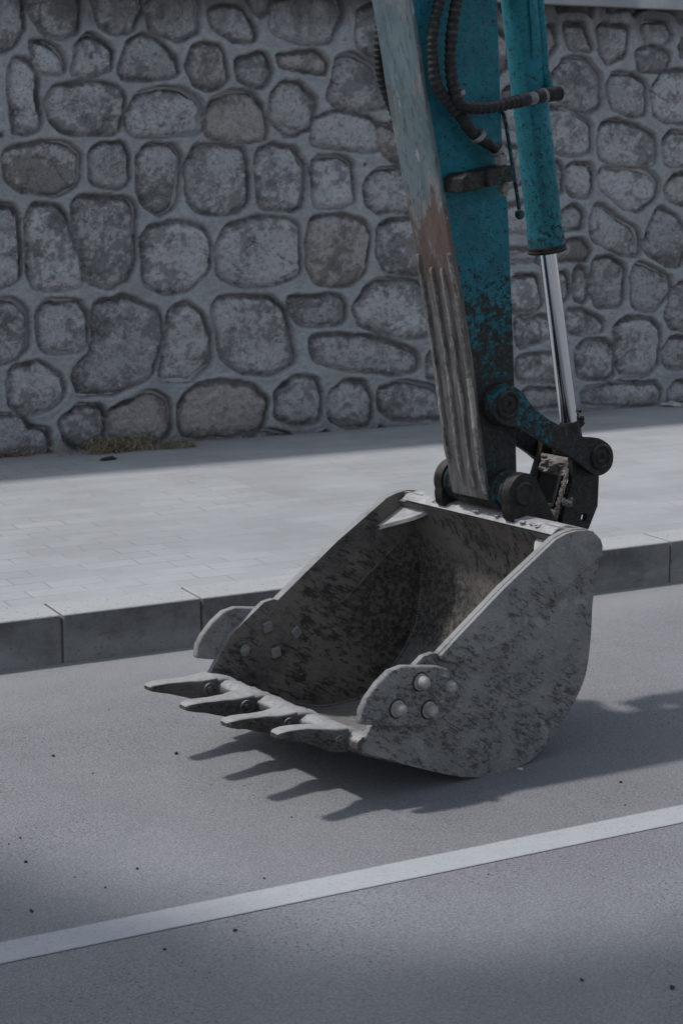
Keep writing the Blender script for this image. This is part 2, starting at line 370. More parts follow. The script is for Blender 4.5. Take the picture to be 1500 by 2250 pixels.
# ================================================================ SETTING
def sheet(name, x0, x1, y0, y1, z, mat):
    bm = bmesh.new(); bm.faces.new([bm.verts.new(p) for p in ((x0, y0, z), (x1, y0, z), (x1, y1, z), (x0, y1, z))])
    return tag(finish(bm, name, mat, smooth=False), kind='structure')
sheet('road', -150, 150, -150, 5.72, 0, MA['asphalt'])
sheet('road_marking', -80, 80, 3.540, 3.650, .0015, MA['line'])
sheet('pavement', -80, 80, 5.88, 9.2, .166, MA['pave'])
sheet('upper_ground', -150, 150, 9.3, 150, 2.57, MA['pave'])
bm = bmesh.new()
for i in range(-40, 60):
    x = 1.898+i*.5072; jz = random.uniform(-.0015, .0015); jy = random.uniform(-.002, .002)
    box(bm, x+.003, x+.5072-.003, 5.70+jy, 5.885, -.1, .17+jz)
box(bm, -18, 32, 5.712, 5.87, -.1, .16)
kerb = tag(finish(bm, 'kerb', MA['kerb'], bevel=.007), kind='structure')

# ---------------------------------------------------------------- stone wall as a carved relief
def vnoise(x, y, seed):
    rs = np.random.RandomState(seed); T = rs.rand(256, 256)
    xi = np.floor(x).astype(int); yi = np.floor(y).astype(int); fx = x-xi; fy = y-yi
    fx = fx*fx*(3-2*fx); fy = fy*fy*(3-2*fy)
    g = lambda a, b: T[a % 256, b % 256]
    return (g(xi, yi)*(1-fx)+g(xi+1, yi)*fx)*(1-fy)+(g(xi, yi+1)*(1-fx)+g(xi+1, yi+1)*fx)*fy-.5
def fbm(x, y, s, seed, o=4):
    r = 0; a = 1; t = 0
    for k in range(o): r = r+a*vnoise(x*s, y*s, seed+k); t += a; a *= .55; s *= 2.03
    return r/t*1.6
L2 = lambda P: [(x/2, y/2) for x, y in P]
R1 = lambda P: [(1100+x/1.667, y/1.667) for x, y in P]
STONES = [L2(p) for p in (
 [(-60,-60),(95,-60),(105,120),(60,200),(-60,260)],
 [(120,-60),(330,-60),(355,60),(340,150),(270,170),(190,150),(140,60)],
 [(400,-60),(610,-60),(615,50),(570,130),(490,140),(440,110)],
 [(640,30),(700,-40),(850,-60),(885,140),(780,170),(650,130)],
 [(925,40),(1050,30),(1120,130),(1110,180),(1020,190),(940,110)],
 [(1090,-60),(1190,-60),(1190,40),(1130,65),(1090,20)],
 [(1210,10),(1290,-30),(1480,-20),(1500,60),(1450,190),(1330,195),(1180,130)],
 [(135,195),(190,190),(260,225),(290,290),(280,325),(190,325),(150,270)],
 [(340,210),(395,150),(490,210),(485,290),(410,330),(320,330)],
 [(520,310),(560,180),(620,150),(700,185),(765,250),(780,330),(640,350),(540,340)],
 [(815,290),(840,210),(900,190),(970,210),(1000,350),(940,390),(850,370)],
 [(1035,270),(1160,230),(1195,330),(1150,390),(1050,360)],
 [(1215,240),(1380,230),(1430,280),(1420,330),(1330,310),(1230,290)],
 [(1440,400),(1475,330),(1475,260),(1540,230),(1650,280),(1690,380),(1690,450),(1580,460),(1440,445)],
 [(45,270),(110,265),(160,320),(175,560),(110,585),(55,570)],
 [(205,450),(240,390),(380,360),(500,370),(540,410),(515,590),(270,585),(215,530)],
 [(555,500),(600,420),(720,385),(890,430),(880,590),(600,605),(555,570)],
 [(900,560),(930,440),(1010,405),(1100,410),(1160,490),(1165,610),(1100,625),(920,600)],
 [(1185,430),(1240,365),(1310,365),(1390,450),(1370,560),(1260,600),(1190,540)],
 [(1365,610),(1400,520),(1500,488),(1630,520),(1680,590),(1665,655),(1560,660),(1380,645)],
 [(10,680),(60,640),(180,625),(290,635),(345,690),(340,810),(240,855),(100,840),(30,790)],
 [(385,680),(430,635),(530,635),(560,690),(560,810),(500,830),(400,810)],
 [(600,700),(640,645),(750,640),(785,690),(770,910),(700,945),(620,890)],
 [(810,740),(850,650),(940,635),(1060,650),(1085,720),(1080,900),(980,945),(880,940),(820,870)],
 [(1120,760),(1130,670),(1200,635),(1300,650),(1340,740),(1325,900),(1260,925),(1140,910)],
 [(1370,720),(1395,695),(1500,695),(1550,730),(1558,880),(1500,910),(1375,905)],
 [(-60,900),(60,905),(90,960),(85,1230),(-60,1280)],
 [(130,960),(160,905),(250,900),(290,950),(380,1260),(150,1270),(120,1180)],
 [(320,900),(350,870),(560,875),(600,920),(580,1220),(480,1265),(400,1250),(350,1080)],
 [(620,1060),(660,1000),(790,975),(890,1000),(920,1060),(915,1190),(830,1270),(740,1290),(640,1240)],
 [(950,1080),(1000,985),(1110,955),(1300,970),(1315,1200),(1230,1245),(1060,1255),(960,1220)],
 [(-60,1320),(70,1325),(120,1380),(120,1520),(50,1590),(-60,1600)],
 [(160,1380),(200,1320),(350,1325),(390,1380),(385,1500),(330,1540),(190,1540),(165,1480)],
 [(1600,540),(1720,560),(1770,600),(1780,700),(1740,720),(1640,620)],
 [(1720,540),(1760,524),(1780,670),(1730,690)])]
STONES += [
 [(672,520),(685,480),(740,472),(795,485),(808,520),(800,600),(760,627),(700,625),(672,580)],
 [(215,665),(280,650),(350,680),(350,750),(330,830),(250,865),(170,870),(155,820),(205,760),(210,700)],
 [(370,690),(410,662),(445,685),(458,730),(460,800),(420,838),(350,838),(360,780)],
 [(468,655),(590,650),(625,680),(640,740),(650,790),(600,820),(520,820),(480,780)],
 [(635,655),(740,648),(758,665),(755,710),(660,715),(640,690)],
 [(680,740),(760,733),(890,760),(915,775),(915,810),(860,822),(760,815),(690,795)],
 [(775,680),(800,635),(850,615),(930,618),(945,740),(850,740),(790,715)],
 [(20,810),(90,797),(130,820),(138,860),(110,900),(60,912),(20,890)],
 [(-40,915),(50,915),(70,940),(108,950),(115,1010),(-40,1015)],
 [(130,930),(170,895),(225,895),(232,940),(220,990),(150,980)],
 [(240,905),(330,862),(368,880),(370,950),(340,972),(242,965)],
 [(390,890),(420,855),(480,840),(560,850),(587,880),(580,940),(500,965),(410,965),(390,930)],
 [(605,860),(650,823),(690,830),(707,870),(700,925),(650,935),(608,920)],
 [(722,870),(750,840),(795,838),(813,870),(812,930),(760,943),(725,925)],
 [(830,855),(880,838),(965,850),(975,920),(860,925),(832,900)],
 [(545,962),(590,945),(635,956),(630,975),(550,975)],
 [(722,205),(737,135),(775,117),(830,150),(858,235),(800,240),(730,232)],
 [(785,20),(840,0),(860,120),(820,120),(780,95)],
 [(803,400),(830,372),(890,368),(935,380),(940,465),(830,465),(805,445)],
 [(830,490),(900,480),(960,500),(960,600),(850,603),(826,560)],
 [(862,272),(885,262),(905,335),(870,340)],
 [(935,790),(950,765),(1000,770),(1000,830),(942,832)]]
STONES += [R1(p) for p in (
 [(230,90),(300,90),(330,190),(250,180)], [(350,90),(470,95),(450,200),(390,230),(360,190)],
 [(520,80),(600,80),(625,130),(590,165),(530,150)], [(490,190),(560,160),(620,200),(600,270),(500,260)],
 [(200,250),(230,210),(310,220),(365,280),(365,380),(320,410),(200,370),(160,300)],
 [(390,300),(410,262),(480,270),(530,310),(525,420),(480,430),(410,400),(390,350)],
 [(550,330),(590,270),(680,260),(740,330),(730,450),(600,450),(555,410)],
 [(150,400),(250,400),(330,450),(325,550),(270,565),(150,550)],
 [(350,530),(370,450),(410,440),(560,490),(560,600),(480,605),(360,590)],
 [(590,520),(620,485),(720,490),(720,610),(600,610)],
 [(140,590),(210,590),(220,620),(220,700),(200,720),(150,710)],
 [(240,610),(260,597),(320,600),(330,640),(325,720),(260,720),(240,700)],
 [(350,640),(370,620),(540,625),(570,660),(565,720),(510,775),(440,750),(355,690)],
 [(590,690),(630,640),(720,640),(720,760),(610,730)],
 [(205,790),(270,748),(300,780),(295,840),(200,840)],
 [(325,800),(350,745),(500,840),(505,930),(440,930),(330,880)],
 [(520,880),(570,760),(640,790),(665,840),(655,975),(600,965),(525,920)],
 [(180,890),(290,875),(325,920),(310,960),(180,950)],
 [(20,1060),(60,1010),(130,1000),(150,1130),(30,1140)],
 [(265,1000),(285,983),(310,990),(315,1080),(300,1108),(265,1100)],
 [(190,1000),(235,995),(245,1080),(230,1105),(190,1095)],
 [(340,950),(400,942),(450,970),(440,1120),(350,1125),(325,1060)],
 [(470,1000),(500,955),(620,1010),(620,1060),(560,1135),(480,1130)],
 [(600,1150),(640,1040),(720,1030),(720,1220),(620,1200)],
 [(50,1155),(180,1160),(190,1230),(60,1270)], [(240,1140),(300,1135),(370,1180),(370,1220),(250,1220)],
 [(410,1200),(440,1165),(540,1165),(580,1200),(575,1340),(530,1370),(430,1370)],
 [(265,1290),(310,1245),(390,1250),(415,1310),(400,1380),(280,1385)],
 [(595,1280),(620,1235),(720,1240),(720,1350),(600,1345)],
 [(60,1300),(190,1290),(230,1310),(235,1390),(60,1400)],
 [(290,1430),(400,1400),(560,1395),(585,1430),(560,1480),(300,1490)],
 [(610,1430),(640,1395),(700,1410),(720,1475),(610,1475)], [(80,1430),(200,1420),(250,1430),(250,1480),(80,1500)])]
def build_wall():
    Y0, ZT = 8.92, 2.52
    xs = np.concatenate([np.arange(-6, 2.2, .025), np.arange(2.2, 7.4, .0085), np.arange(7.4, 16, .025)])
    zs = np.arange(.12, ZT, .0085)
    X, Z = np.meshgrid(xs, zs, indexing='ij')
    wx = X+.024*fbm(X, Z, 6, 3)+.007*fbm(X, Z, 28, 30); wz = Z+.024*fbm(X, Z, 6, 11)+.007*fbm(X, Z, 28, 40)
    SD = np.full(X.shape, -1.); SID = np.zeros(X.shape); TI = np.zeros(X.shape)
    rs = np.random.RandomState(5)
    for P in STONES:
        P = [onwall(x, y, Y0) for x, y in P]
        for _ in range(2):                                   # Chaikin rounding
            P = [q for a, b in zip(P, P[1:]+P[:1]) for q in ((a[0]*.87+b[0]*.13, a[1]*.87+b[1]*.13), (a[0]*.13+b[0]*.87, a[1]*.13+b[1]*.87))]
        P = np.array(P); r = rs.rand()
        i0, i1 = np.searchsorted(xs, [P[:, 0].min()-.12, P[:, 0].max()+.12]); j0, j1 = np.searchsorted(zs, [P[:, 1].min()-.12, P[:, 1].max()+.12])
        if i1 <= i0 or j1 <= j0: continue
        x = wx[i0:i1, j0:j1]; z = wz[i0:i1, j0:j1]
        d2 = np.full(x.shape, 9.); ins = np.zeros(x.shape, bool)
        for a, b in zip(P, np.roll(P, -1, 0)):
            ab = b-a; t = np.clip(((x-a[0])*ab[0]+(z-a[1])*ab[1])/(ab@ab+1e-12), 0, 1)
            d2 = np.minimum(d2, (x-a[0]-t*ab[0])**2+(z-a[1]-t*ab[1])**2)
            c = ((a[1] > z) != (b[1] > z)) & (x < (b[0]-a[0])*(z-a[1])/(b[1]-a[1]+1e-12)+a[0]); ins ^= c
        sd = np.where(ins, 1, -1)*np.sqrt(d2)+.021
        sub = SD[i0:i1, j0:j1]; up = sd > sub
        sub[up] = sd[up]; SID[i0:i1, j0:j1][up] = r
        tl = rs.uniform(-.11, .11)*(x-P[:, 0].mean())+rs.uniform(-.10, .10)*(z-P[:, 1].mean())+rs.uniform(-.012, .008); TI[i0:i1, j0:j1][up] = tl[up]
    # ordinary fieldstone wherever no measured stone stands
    seeds = []
    row = .05; k = 0
    while row < 2.7:
        hgt = rs.uniform(.24, .32); x = -6.3+rs.rand()*.3
        while x < 16.3:
            wd = rs.uniform(.24, .48); seeds.append((x+wd/2, row+hgt/2+rs.uniform(-.05, .05), rs.rand())); x += wd
        row += hgt
    seeds = np.array(seeds)
    D1 = np.full(X.shape, 9.); D2 = np.full(X.shape, 9.); ID = np.zeros(X.shape)
    for sx, sz, sr in seeds:
        i0, i1 = np.searchsorted(xs, [sx-.8, sx+.8])
        if i1 <= i0: continue
        d = np.sqrt(((wx[i0:i1]-sx)*.85)**2+(wz[i0:i1]-sz)**2)
        a = D1[i0:i1]; b = D2[i0:i1]; c = ID[i0:i1]
        near = d < a
        b[:] = np.where(near, a, np.minimum(b, d)); c[near] = sr; a[near] = d[near]
    gen = (D2-D1)/2-.028
    far = -SD-.045                                            # keep off the measured stones
    gen = np.minimum(gen, far)
    use = gen > SD; SDA = np.where(use, gen, SD); SID = np.where(use, ID, SID)
    n1 = fbm(X, Z, 11, 50); n2 = fbm(X, Z, 38, 60); n3 = fbm(X, Z, 5, 70)
    ss = lambda a, b, v: (lambda t: t*t*(3-2*t))(np.clip((v-a)/(b-a), 0, 1))
    inside = ss(0, .012, SDA)
    n4 = fbm(X, Z, 70, 80, 3); rid = np.abs(fbm(X, Z, 9, 90))
    face = -.036+.026*ss(.010, .040, SDA)+.016*n1+.008*n2+.004*n4+.020*np.minimum(rid, .25)+TI
    chip = ss(-.02, .03, SDA-.045+.05*n3+.03*n1)              # paler chipped face, darker rim
    gx = np.gradient(SDA, xs, axis=0); gz = np.gradient(SDA, zs, axis=1); gl = np.hypot(gx, gz)+1e-6
    ur = np.clip((-gz*.9-gx*.5)/gl, 0, 1)*ss(.07, .0, SDA)                # upper and right margins cut back, and painted darker as shade
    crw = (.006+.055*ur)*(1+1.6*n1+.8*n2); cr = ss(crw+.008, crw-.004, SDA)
    face = face-.014*cr
    face = face+.010*chip*ss(.01, .03, SDA)
    mort = .004*n2+.006*n1+.003*n4-.006*ss(0, -.05, SDA)*0+.006*np.exp(-((SDA+.010)/.010)**2)
    H = mort*(1-inside)+face*inside
    Yc = Y0-H-.01
    n, m_ = X.shape
    co = np.stack([X, Yc, Z], -1).reshape(-1, 3).astype(np.float32)
    me = bpy.data.meshes.new('stone_face'); me.vertices.add(n*m_); me.vertices.foreach_set('co', co.ravel())
    idx = np.arange(n*m_).reshape(n, m_)
    q = np.stack([idx[:-1, :-1], idx[1:, :-1], idx[1:, 1:], idx[:-1, 1:]], -1).reshape(-1, 4)
    me.loops.add(q.size); me.loops.foreach_set('vertex_index', q.ravel().astype(np.int32))
    me.polygons.add(len(q)); me.polygons.foreach_set('loop_start', (np.arange(len(q))*4).astype(np.int32)); me.polygons.foreach_set('loop_total', np.full(len(q), 4, np.int32))
    me.update(); me.validate(); me.shade_smooth()
    # rim: shade under the mortar lip painted in with patchy weathering
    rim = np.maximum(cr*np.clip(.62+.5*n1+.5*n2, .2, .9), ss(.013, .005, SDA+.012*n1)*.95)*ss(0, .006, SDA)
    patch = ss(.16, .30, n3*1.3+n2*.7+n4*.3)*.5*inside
    crust_shade = np.clip(np.maximum(rim*(.75+.5*n1), patch), 0, 1)
    for nm, arr in (('stone', inside), ('sid', SID), ('crust_shade', crust_shade)):
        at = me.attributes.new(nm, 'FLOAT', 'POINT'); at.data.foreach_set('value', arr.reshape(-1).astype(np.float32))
    return me
wall = bpy.data.objects.new('stone_wall', None); COL.objects.link(wall)
tag(wall, 'tall grey rubble stone retaining wall with wide pale mortar joints behind the pavement', 'wall')
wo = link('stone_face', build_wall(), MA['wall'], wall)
bm = bmesh.new(); box(bm, -6, 16, 8.96, 9.35, 0, 2.50); finish(bm, 'wall_core', MA['coping'], wall)
bm = bmesh.new(); x = -6.2
while x < 16: box(bm, x, x+1.196, 8.862, 9.42, 2.505, 2.585); x += 1.2
finish(bm, 'coping', MA['coping'], wall, bevel=.006)

from mathutils import noise as mn
# ================================================================ EXCAVATOR ARM
ex = bpy.data.objects.new('excavator_arm', None); COL.objects.link(ex)
ex.location = G; ex.rotation_euler = (0, 0, EAZ)
tag(ex, 'teal excavator digging arm with a muddy four toothed bucket resting on the road', 'excavator')
BW = .76; WC = .38
ctr = lambda x, y: uz(x, y, 0)
# ---- bucket: shell
outer = [(-.405, .157), (-.367, .141), (-.243, .087), (-.083, .024), (.017, .000), (.10, -.002), (.16, .002), (.213, .020), (.282, .070), (.351, .140), (.402, .222), (.420, .334), (.423, .428), (.434, .506), (.444, .575), (.438, .618)]
sm = [tuple(p)[:2] for p in catmull([(a, b, 0) for a, b in outer], 4)]
def offset(P, d):
    out = []
    for i, p in enumerate(P):
        a = P[max(i-1, 0)]; b = P[min(i+1, len(P)-1)]; tx, tz = b[0]-a[0], b[1]-a[1]; L = math.hypot(tx, tz) or 1
        out.append((p[0]-tz/L*d, p[1]+tx/L*d))
    return out
inner = offset(sm, .018); so_ = offset(sm, .004)
bm = bmesh.new()
NW = 24; grid = []
for j in range(NW+1):
    w = .006+(BW-.012)*j/NW
    grid.append(([bm.verts.new((a, w, b)) for a, b in so_], [bm.verts.new((a, w, b)) for a, b in inner]))
for j in range(NW):
    (a0, b0), (a1, b1) = grid[j], grid[j+1]
    for i in range(len(sm)-1):
        bm.faces.new((a0[i], a0[i+1], a1[i+1], a1[i])); bm.faces.new((b0[i], b1[i], b1[i+1], b0[i+1]))
    bm.faces.new((a0[0], a1[0], b1[0], b0[0])); bm.faces.new((a0[-1], b0[-1], b1[-1], a1[-1]))
for s in (0, -1):
    a, b = grid[s]
    for i in range(len(sm)-1): bm.faces.new((a[i], b[i], b[i+1], a[i+1]))
# inner brace plate under the rim
plate(bm, [(.308, .632), (.322, .637), (.36, .595), (.395, .54), (.41, .47), (.412, .36), (.4015, .33), (.4005, .40), (.392, .47), (.374, .53), (.345, .585)], .019, BW-.019)
bucket = finish(bm, 'bucket', MA['shell'], ex, angle=40)
# ---- side plates
front_edge = [(.30, .655), (.264, .645), (.072, .532), (-.089, .423), (-.150, .381), (-.165, .386), (-.20, .382), (-.32, .300), (-.345, .262), (-.405, .178)]
top_arc = [(.447, .600), (.436, .628), (.412, .644), (.38, .655), (.34, .660)]
bot = [(-.405, .155)]+[p for p in sm if p[0] > -.40][:-1]
prof = bot+top_arc+front_edge
for w0, w1, wr0, wr1 in ((0, .018, -.013, 0), (BW-.018, BW, BW, BW+.013)):
    bm = bmesh.new(); plate(bm, prof, w0, w1)
    # raised wear band along the mouth
    band = [(-.150, .378), (-.089, .421), (.072, .530), (.262, .642), (.30, .653), (.34, .657), (.38, .652), (.41, .640), (.434, .622), (.444, .600), (.444, .575)]+[uz(x, y, 0) for x, y in ((1285, 1243), (1190, 1330), (1110, 1404), (1045, 1434), (1000, 1452), (975, 1450), (962, 1446))]
    plate(bm, band, wr0, wr1)
    finish(bm, 'side_plate', MA['side'], bucket, bevel=.004)
bm = bmesh.new()                                                   # dark bead standing in for shade in the step below the wear band
q = [uz(x, y, -.002) for x, y in ((1312, 1222), (1285, 1246), (1190, 1333), (1150, 1370))]
tube(bm, [Vector((e, -.001, z)) for e, z in q], lambda t: .0055*(1-t*1.8)*(1+.5*mn.noise(Vector((t*60, 0, 0))))+.001, 8, .003)
finish(bm, 'seam_shade', MA['grease'], bucket)
# ---- corner gussets and top plate (dusty)
def ledge(w0, w1):
    bm = bmesh.new(); n = 10; T = []; B = []
    for i in range(n+1):
        t = i/n; e = .225+.115*t; z = .562+.058*t
        wi = w0+(w1-w0)*(.10+.90*math.sin(t*math.pi/2)**1.3)
        T.append((bm.verts.new((e, w0, z)), bm.verts.new((e, wi, z)))); B.append((bm.verts.new((e, w0, z-.012)), bm.verts.new((e, wi, z-.012))))
    for i in range(n):
        bm.faces.new((T[i][0], T[i+1][0], T[i+1][1], T[i][1])); bm.faces.new((B[i][0], B[i][1], B[i+1][1], B[i+1][0]))
        bm.faces.new((T[i][1], T[i+1][1], B[i+1][1], B[i][1]))
    return finish(bm, 'corner_gusset', MA['dusty'], bucket)
ledge(BW-.019, BW-.135); ledge(.019, .135)
bm = bmesh.new(); plate(bm, [(.300, .640), (.318, .655), (.36, .662), (.44, .640), (.45, .610), (.44, .600), (.43, .622), (.36, .645), (.325, .640)], .045, BW-.045)
finish(bm, 'rim_plate', MA['dusty'], bucket, bevel=.003)
for w0, w1 in ((.019, .108), (BW-.108, BW-.019)):
    bm = bmesh.new(); plate(bm, [(.33, .66), (.44, .638), (.455, .59), (.44, .585), (.40, .62), (.33, .645)], w0, w1)
    finish(bm, 'corner_plate', MA['side'], bucket, bevel=.003)
# ---- cutting edge with scallops between the teeth
TW = [.684, .482, .280, .078]
from mathutils import noise as mn
bm = bmesh.new(); n = 140; rows = []
for j in range(n+1):
    w = .002+(BW-.004)*j/n
    b = sum(math.exp(-((w-t)/.048)**2) for t in TW)
    ef = -.430-.012*min(b, 1)+.010*(abs(w-.38)/.38)**3; r = []
    lump = .005*mn.noise(Vector((w*22, 3, 0)))+.003*mn.noise(Vector((w*70, 3, 0)))
    for k, (e, zt) in enumerate(((ef, .181), (ef+.007, .190), (-.40, .197), (-.36, .188), (-.315, .155), (-.25, .108))):
        zc = .098+(-.25-e)*.40; up = zt-zc+(.006*min(b, 1) if 1 < k < 4 else 0)
        r.append((bm.verts.new((e+lump, w, zc+up+(lump if 0 < k < 5 else 0))), bm.verts.new((e+lump, w, zc-.010 if k else zc-.004))))
    rows.append(r)
for a, b in zip(rows, rows[1:]):
    for k in range(5):
        bm.faces.new((a[k][0], a[k+1][0], b[k+1][0], b[k][0])); bm.faces.new((a[k][1], b[k][1], b[k+1][1], a[k+1][1]))
    bm.faces.new((a[0][0], b[0][0], b[0][1], a[0][1])); bm.faces.new((a[5][0], a[5][1], b[5][1], b[5][0]))
for r in (rows[0], rows[-1]):
    for k in range(5): bm.faces.new((r[k][0], r[k][1], r[k+1][1], r[k+1][0]))
finish(bm, 'cutting_edge', MA['tooth'], bucket, angle=50)
def loft(bm, secs, w, n=20, p=3.2):
    rings = []
    for e, z, hw, hh in secs:
        ring = []
        for i in range(n):
            a = 2*math.pi*i/n; c, s = math.cos(a), math.sin(a)
            ring.append(bm.verts.new((e, w+hw*math.copysign(abs(c)**(2/p), c), z+hh*math.copysign(abs(s)**(2/p), s))))
        rings.append(ring)
    for a, b in zip(rings, rings[1:]):
        for i in range(n): bm.faces.new((a[i], a[(i+1) % n], b[(i+1) % n], b[i]))
    bm.faces.new(rings[0][::-1]); bm.faces.new(rings[-1])
from mathutils import noise as mn
for k, w in enumerate(TW):
    dz = (.0, -.004, .0, .018)[k]; de = (0, -.01, -.008, .012)[k]
    bm = bmesh.new()
    secs = [(-.642, .2105, .015, .0055), (-.634, .2115, .022, .0095), (-.61, .2085, .0245, .0145), (-.58, .204, .0245, .0175), (-.55, .1970, .0255, .0215), (-.52, .1905, .0265, .0265), (-.497, .184, .031, .0305), (-.478, .181, .038, .034), (-.455, .180, .041, .0355), (-.434, .180, .042, .036), (-.431, .180, .042, .036)]
    secs = [(e+de, z+dz*min(1, (-.40-e)/.15), hw, hh) for e, z, hw, hh in secs]
    loft(bm, secs, w, 28, 6)
    loft(bm, [(-.432+de, .180, .037, .031), (-.40, .178, .037, .030), (-.37, .170, .034, .026), (-.345, .155, .028, .018)], w)
    for v in bm.verts: v.co += Vector((0, 1, 1))*.0014*mn.noise(v.co*50+Vector((k*5, 0, 0)))
    t = finish(bm, 'tooth', MA['tooth'], bucket, angle=32)
    for s in (-1, 1):                                             # retaining pin in its boss, both cheeks
        bm = bmesh.new()
        c = (-.458+de, w+s*.036, .182)
        lathe(bm, c, (c[0], w+s, c[2]), [(0, .022), (.006, .020), (.0075, .016), (.0075, .013), (.004, .0125), (.004, .011), (.009, .0095), (.0095, .001)], 20)
        finish(bm, 'tooth_pin', MA['tooth'], bucket)
# ---- weld seams
bm = bmesh.new(); q = [uz(x, y, BW-.018) for x, y in ((880, 1188), (820, 1250), (762, 1312), (745, 1325))]
tube(bm, [Vector((e, BW-.018, z)) for e, z in q], lambda t: .0035*(1+.3*math.sin(t*900)), 8, .002)
finish(bm, 'weld_seam', MA['shell'], bucket)
for w in (.020, BW-.020):
    bm = bmesh.new(); tube(bm, [Vector((e, w, z)) for e, z in inner[4:-4:3]], lambda t: .006*(1+.25*math.sin(t*700)), 8, .003); finish(bm, 'weld_seam', MA['shell'], bucket)
# ---- side cutters with their bolts
cut = [uz(x, y, -.02) for x, y in ((790, 1592), (793, 1560), (805, 1535), (830, 1500), (855, 1475), (885, 1463), (960, 1463), (985, 1470), (1003, 1492), (1008, 1512), (990, 1560), (965, 1580), (940, 1597), (930, 1597), (860, 1596))]
cutp = cut
nuts = [(-.192, .306), (-.087, .273), (-.271, .246), (-.163, .223)]
near_px = [(934, 1502), (1000, 1513), (883, 1561), (952, 1563)]
for side in (0, 1):
    w0, w1 = ((-.024, 0.0) if side == 0 else (BW, BW+.024))
    bm = bmesh.new(); plate(bm, cutp, w0, w1)
    finish(bm, 'side_cutter', MA['cutter'], bucket, bevel=.007, seg=3)
    for k, (nx, ny) in enumerate(near_px):
        e, z = uz(nx, ny, -.045)
        bm = bmesh.new()
        a = (e, w0 if side == 0 else w1, z); b = (e, a[1]+(-1 if side == 0 else 1), z)
        if k == 1: a = (e, -.010 if side == 0 else BW+.010, z)
        lathe(bm, a, b, [(0, .023), (.004, .023), (.0045, .0175), (.014, .0180), (.022, .0165), (.028, .012), (.031, .005), (.0315, .001)], 24)
        finish(bm, 'bolt_head', MA['bolt'], bucket)
        bm = bmesh.new(); lathe(bm, a, b, [(0, .0275), (.0025, .0265), (.003, .018)], 24); finish(bm, 'bolt_shade_ring', MA['grease'], bucket)  # dark ring painted in for the shadow round the bolt head
        e, z = nuts[k]; wi = .018 if side == 0 else BW-.018; s = 1 if side == 0 else -1
        bm = bmesh.new()
        if k == 2: lathe(bm, (e, wi, z), (e, wi+s, z), [(0, .019), (.008, .019), (.013, .014), (.015, .006)], 24)
        else:
            ang = (12, 35, 5, 8)[k]; r = .0215
            plate(bm, [(e+r*math.cos(R(ang+45+90*i)), z+r*math.sin(R(ang+45+90*i))) for i in range(4)], wi, wi+s*.013)
        finish(bm, 'bolt_nut', MA['cutter'], bucket, bevel=.003)
# ---- mounting ears
PE, PZ = .348, .727
for w0, w1 in ((.212, .246), (BW-.246, BW-.212)):
    bm = bmesh.new()
    plate(bm, circ(PE, PZ, .060, 22, 205, 22)+[(.497, .601), (.492, .575), (.44, .60), (.36, .63), (.31, .645), (.296, .66), (.291, .69)], w0, w1)
    s = -1 if w0 < .4 else 1; wf = w0 if s < 0 else w1
    lathe(bm, (PE, wf-s*.002, PZ), (PE, wf+s, PZ), [(0, .036), (.004, .036), (.007, .033), (.0085, .030), (.006, .024), (.007, .012), (.006, .002)], 28)
    finish(bm, 'mounting_ear', MA['grease'], bucket, bevel=.004)
bm = bmesh.new()                                                   # dried mud lying on rim and between the ears
for i in range(110):
    w = random.uniform(.06, .70); e = random.uniform(.31, .42)
    if .3 < w < .46 and random.random() < .6: continue
    blob(bm, (e, w, .655-(e-.31)*.15), random.uniform(.003, .009), 2, (1.3, 1.5, .5), .9, i)
for i in range(60):
    w = random.uniform(.03, .74); blob(bm, (random.uniform(-.40, -.27), w, 0), .001, 1)
    e = random.uniform(-.38, -.28); z = .098+(-.25-e)*.40+.026
    blob(bm, (e, w, z), random.uniform(.004, .011), 2, (1.4, 1.6, .45), .5, i+200)
tag(finish(bm, 'dried_mud', MA['dusty'], bucket, angle=60), kind='stuff')

# ---- stick
fr = [(-.33, 3.35), (-.20, 2.85), (-.008, 2.08), (.040, 1.86), (.089, 1.66), (.153, 1.40), (.215, 1.13), (.270, .82), (.298, .70), (.315, .678)]
bk = [(.385, .675), (.40, .70), (.404, .762), (.392, .96), (.381, 1.145), (.353, 1.51), (.323, 1.738), (.297, 2.106), (.25, 2.8), (.10, 3.35)]
A0 = uz(1117, 890, .258)
bm = bmesh.new(); plate(bm, fr+bk, .305, .455)
lathe(bm, (PE, .25, PZ), (PE, 1, PZ), [(0, .056), (.012, .058), (.014, .050), (.030, .050), (.032, .060), (.228, .060), (.230, .050), (.246, .050), (.248, .058), (.26, .056)], 32)
lathe(bm, (A0[0], .286, A0[1]), (A0[0], 1, A0[1]), [(0, .058), (.012, .062), (.176, .062), (.188, .058)], 32)
stick = finish(bm, 'stick', MA['teal'], ex, bevel=.006)
def at_z(P, z):
    for a, b in zip(P, P[1:]):
        if a[1] >= z >= b[1]: t = (a[1]-z)/(a[1]-b[1]); return a[0]+(b[0]-a[0])*t
    return P[-1][0]
frs = [tuple(p)[:2] for p in catmull([(a, b, 0) for a, b in fr[:-1]], 5)]
bm = bmesh.new(); plate(bm, [(a-.010, b) for a, b in frs]+[(a+.004, b) for a, b in frs[::-1]], .300, .460)
finish(bm, 'front_plate', MA['worn'], stick, bevel=.003)
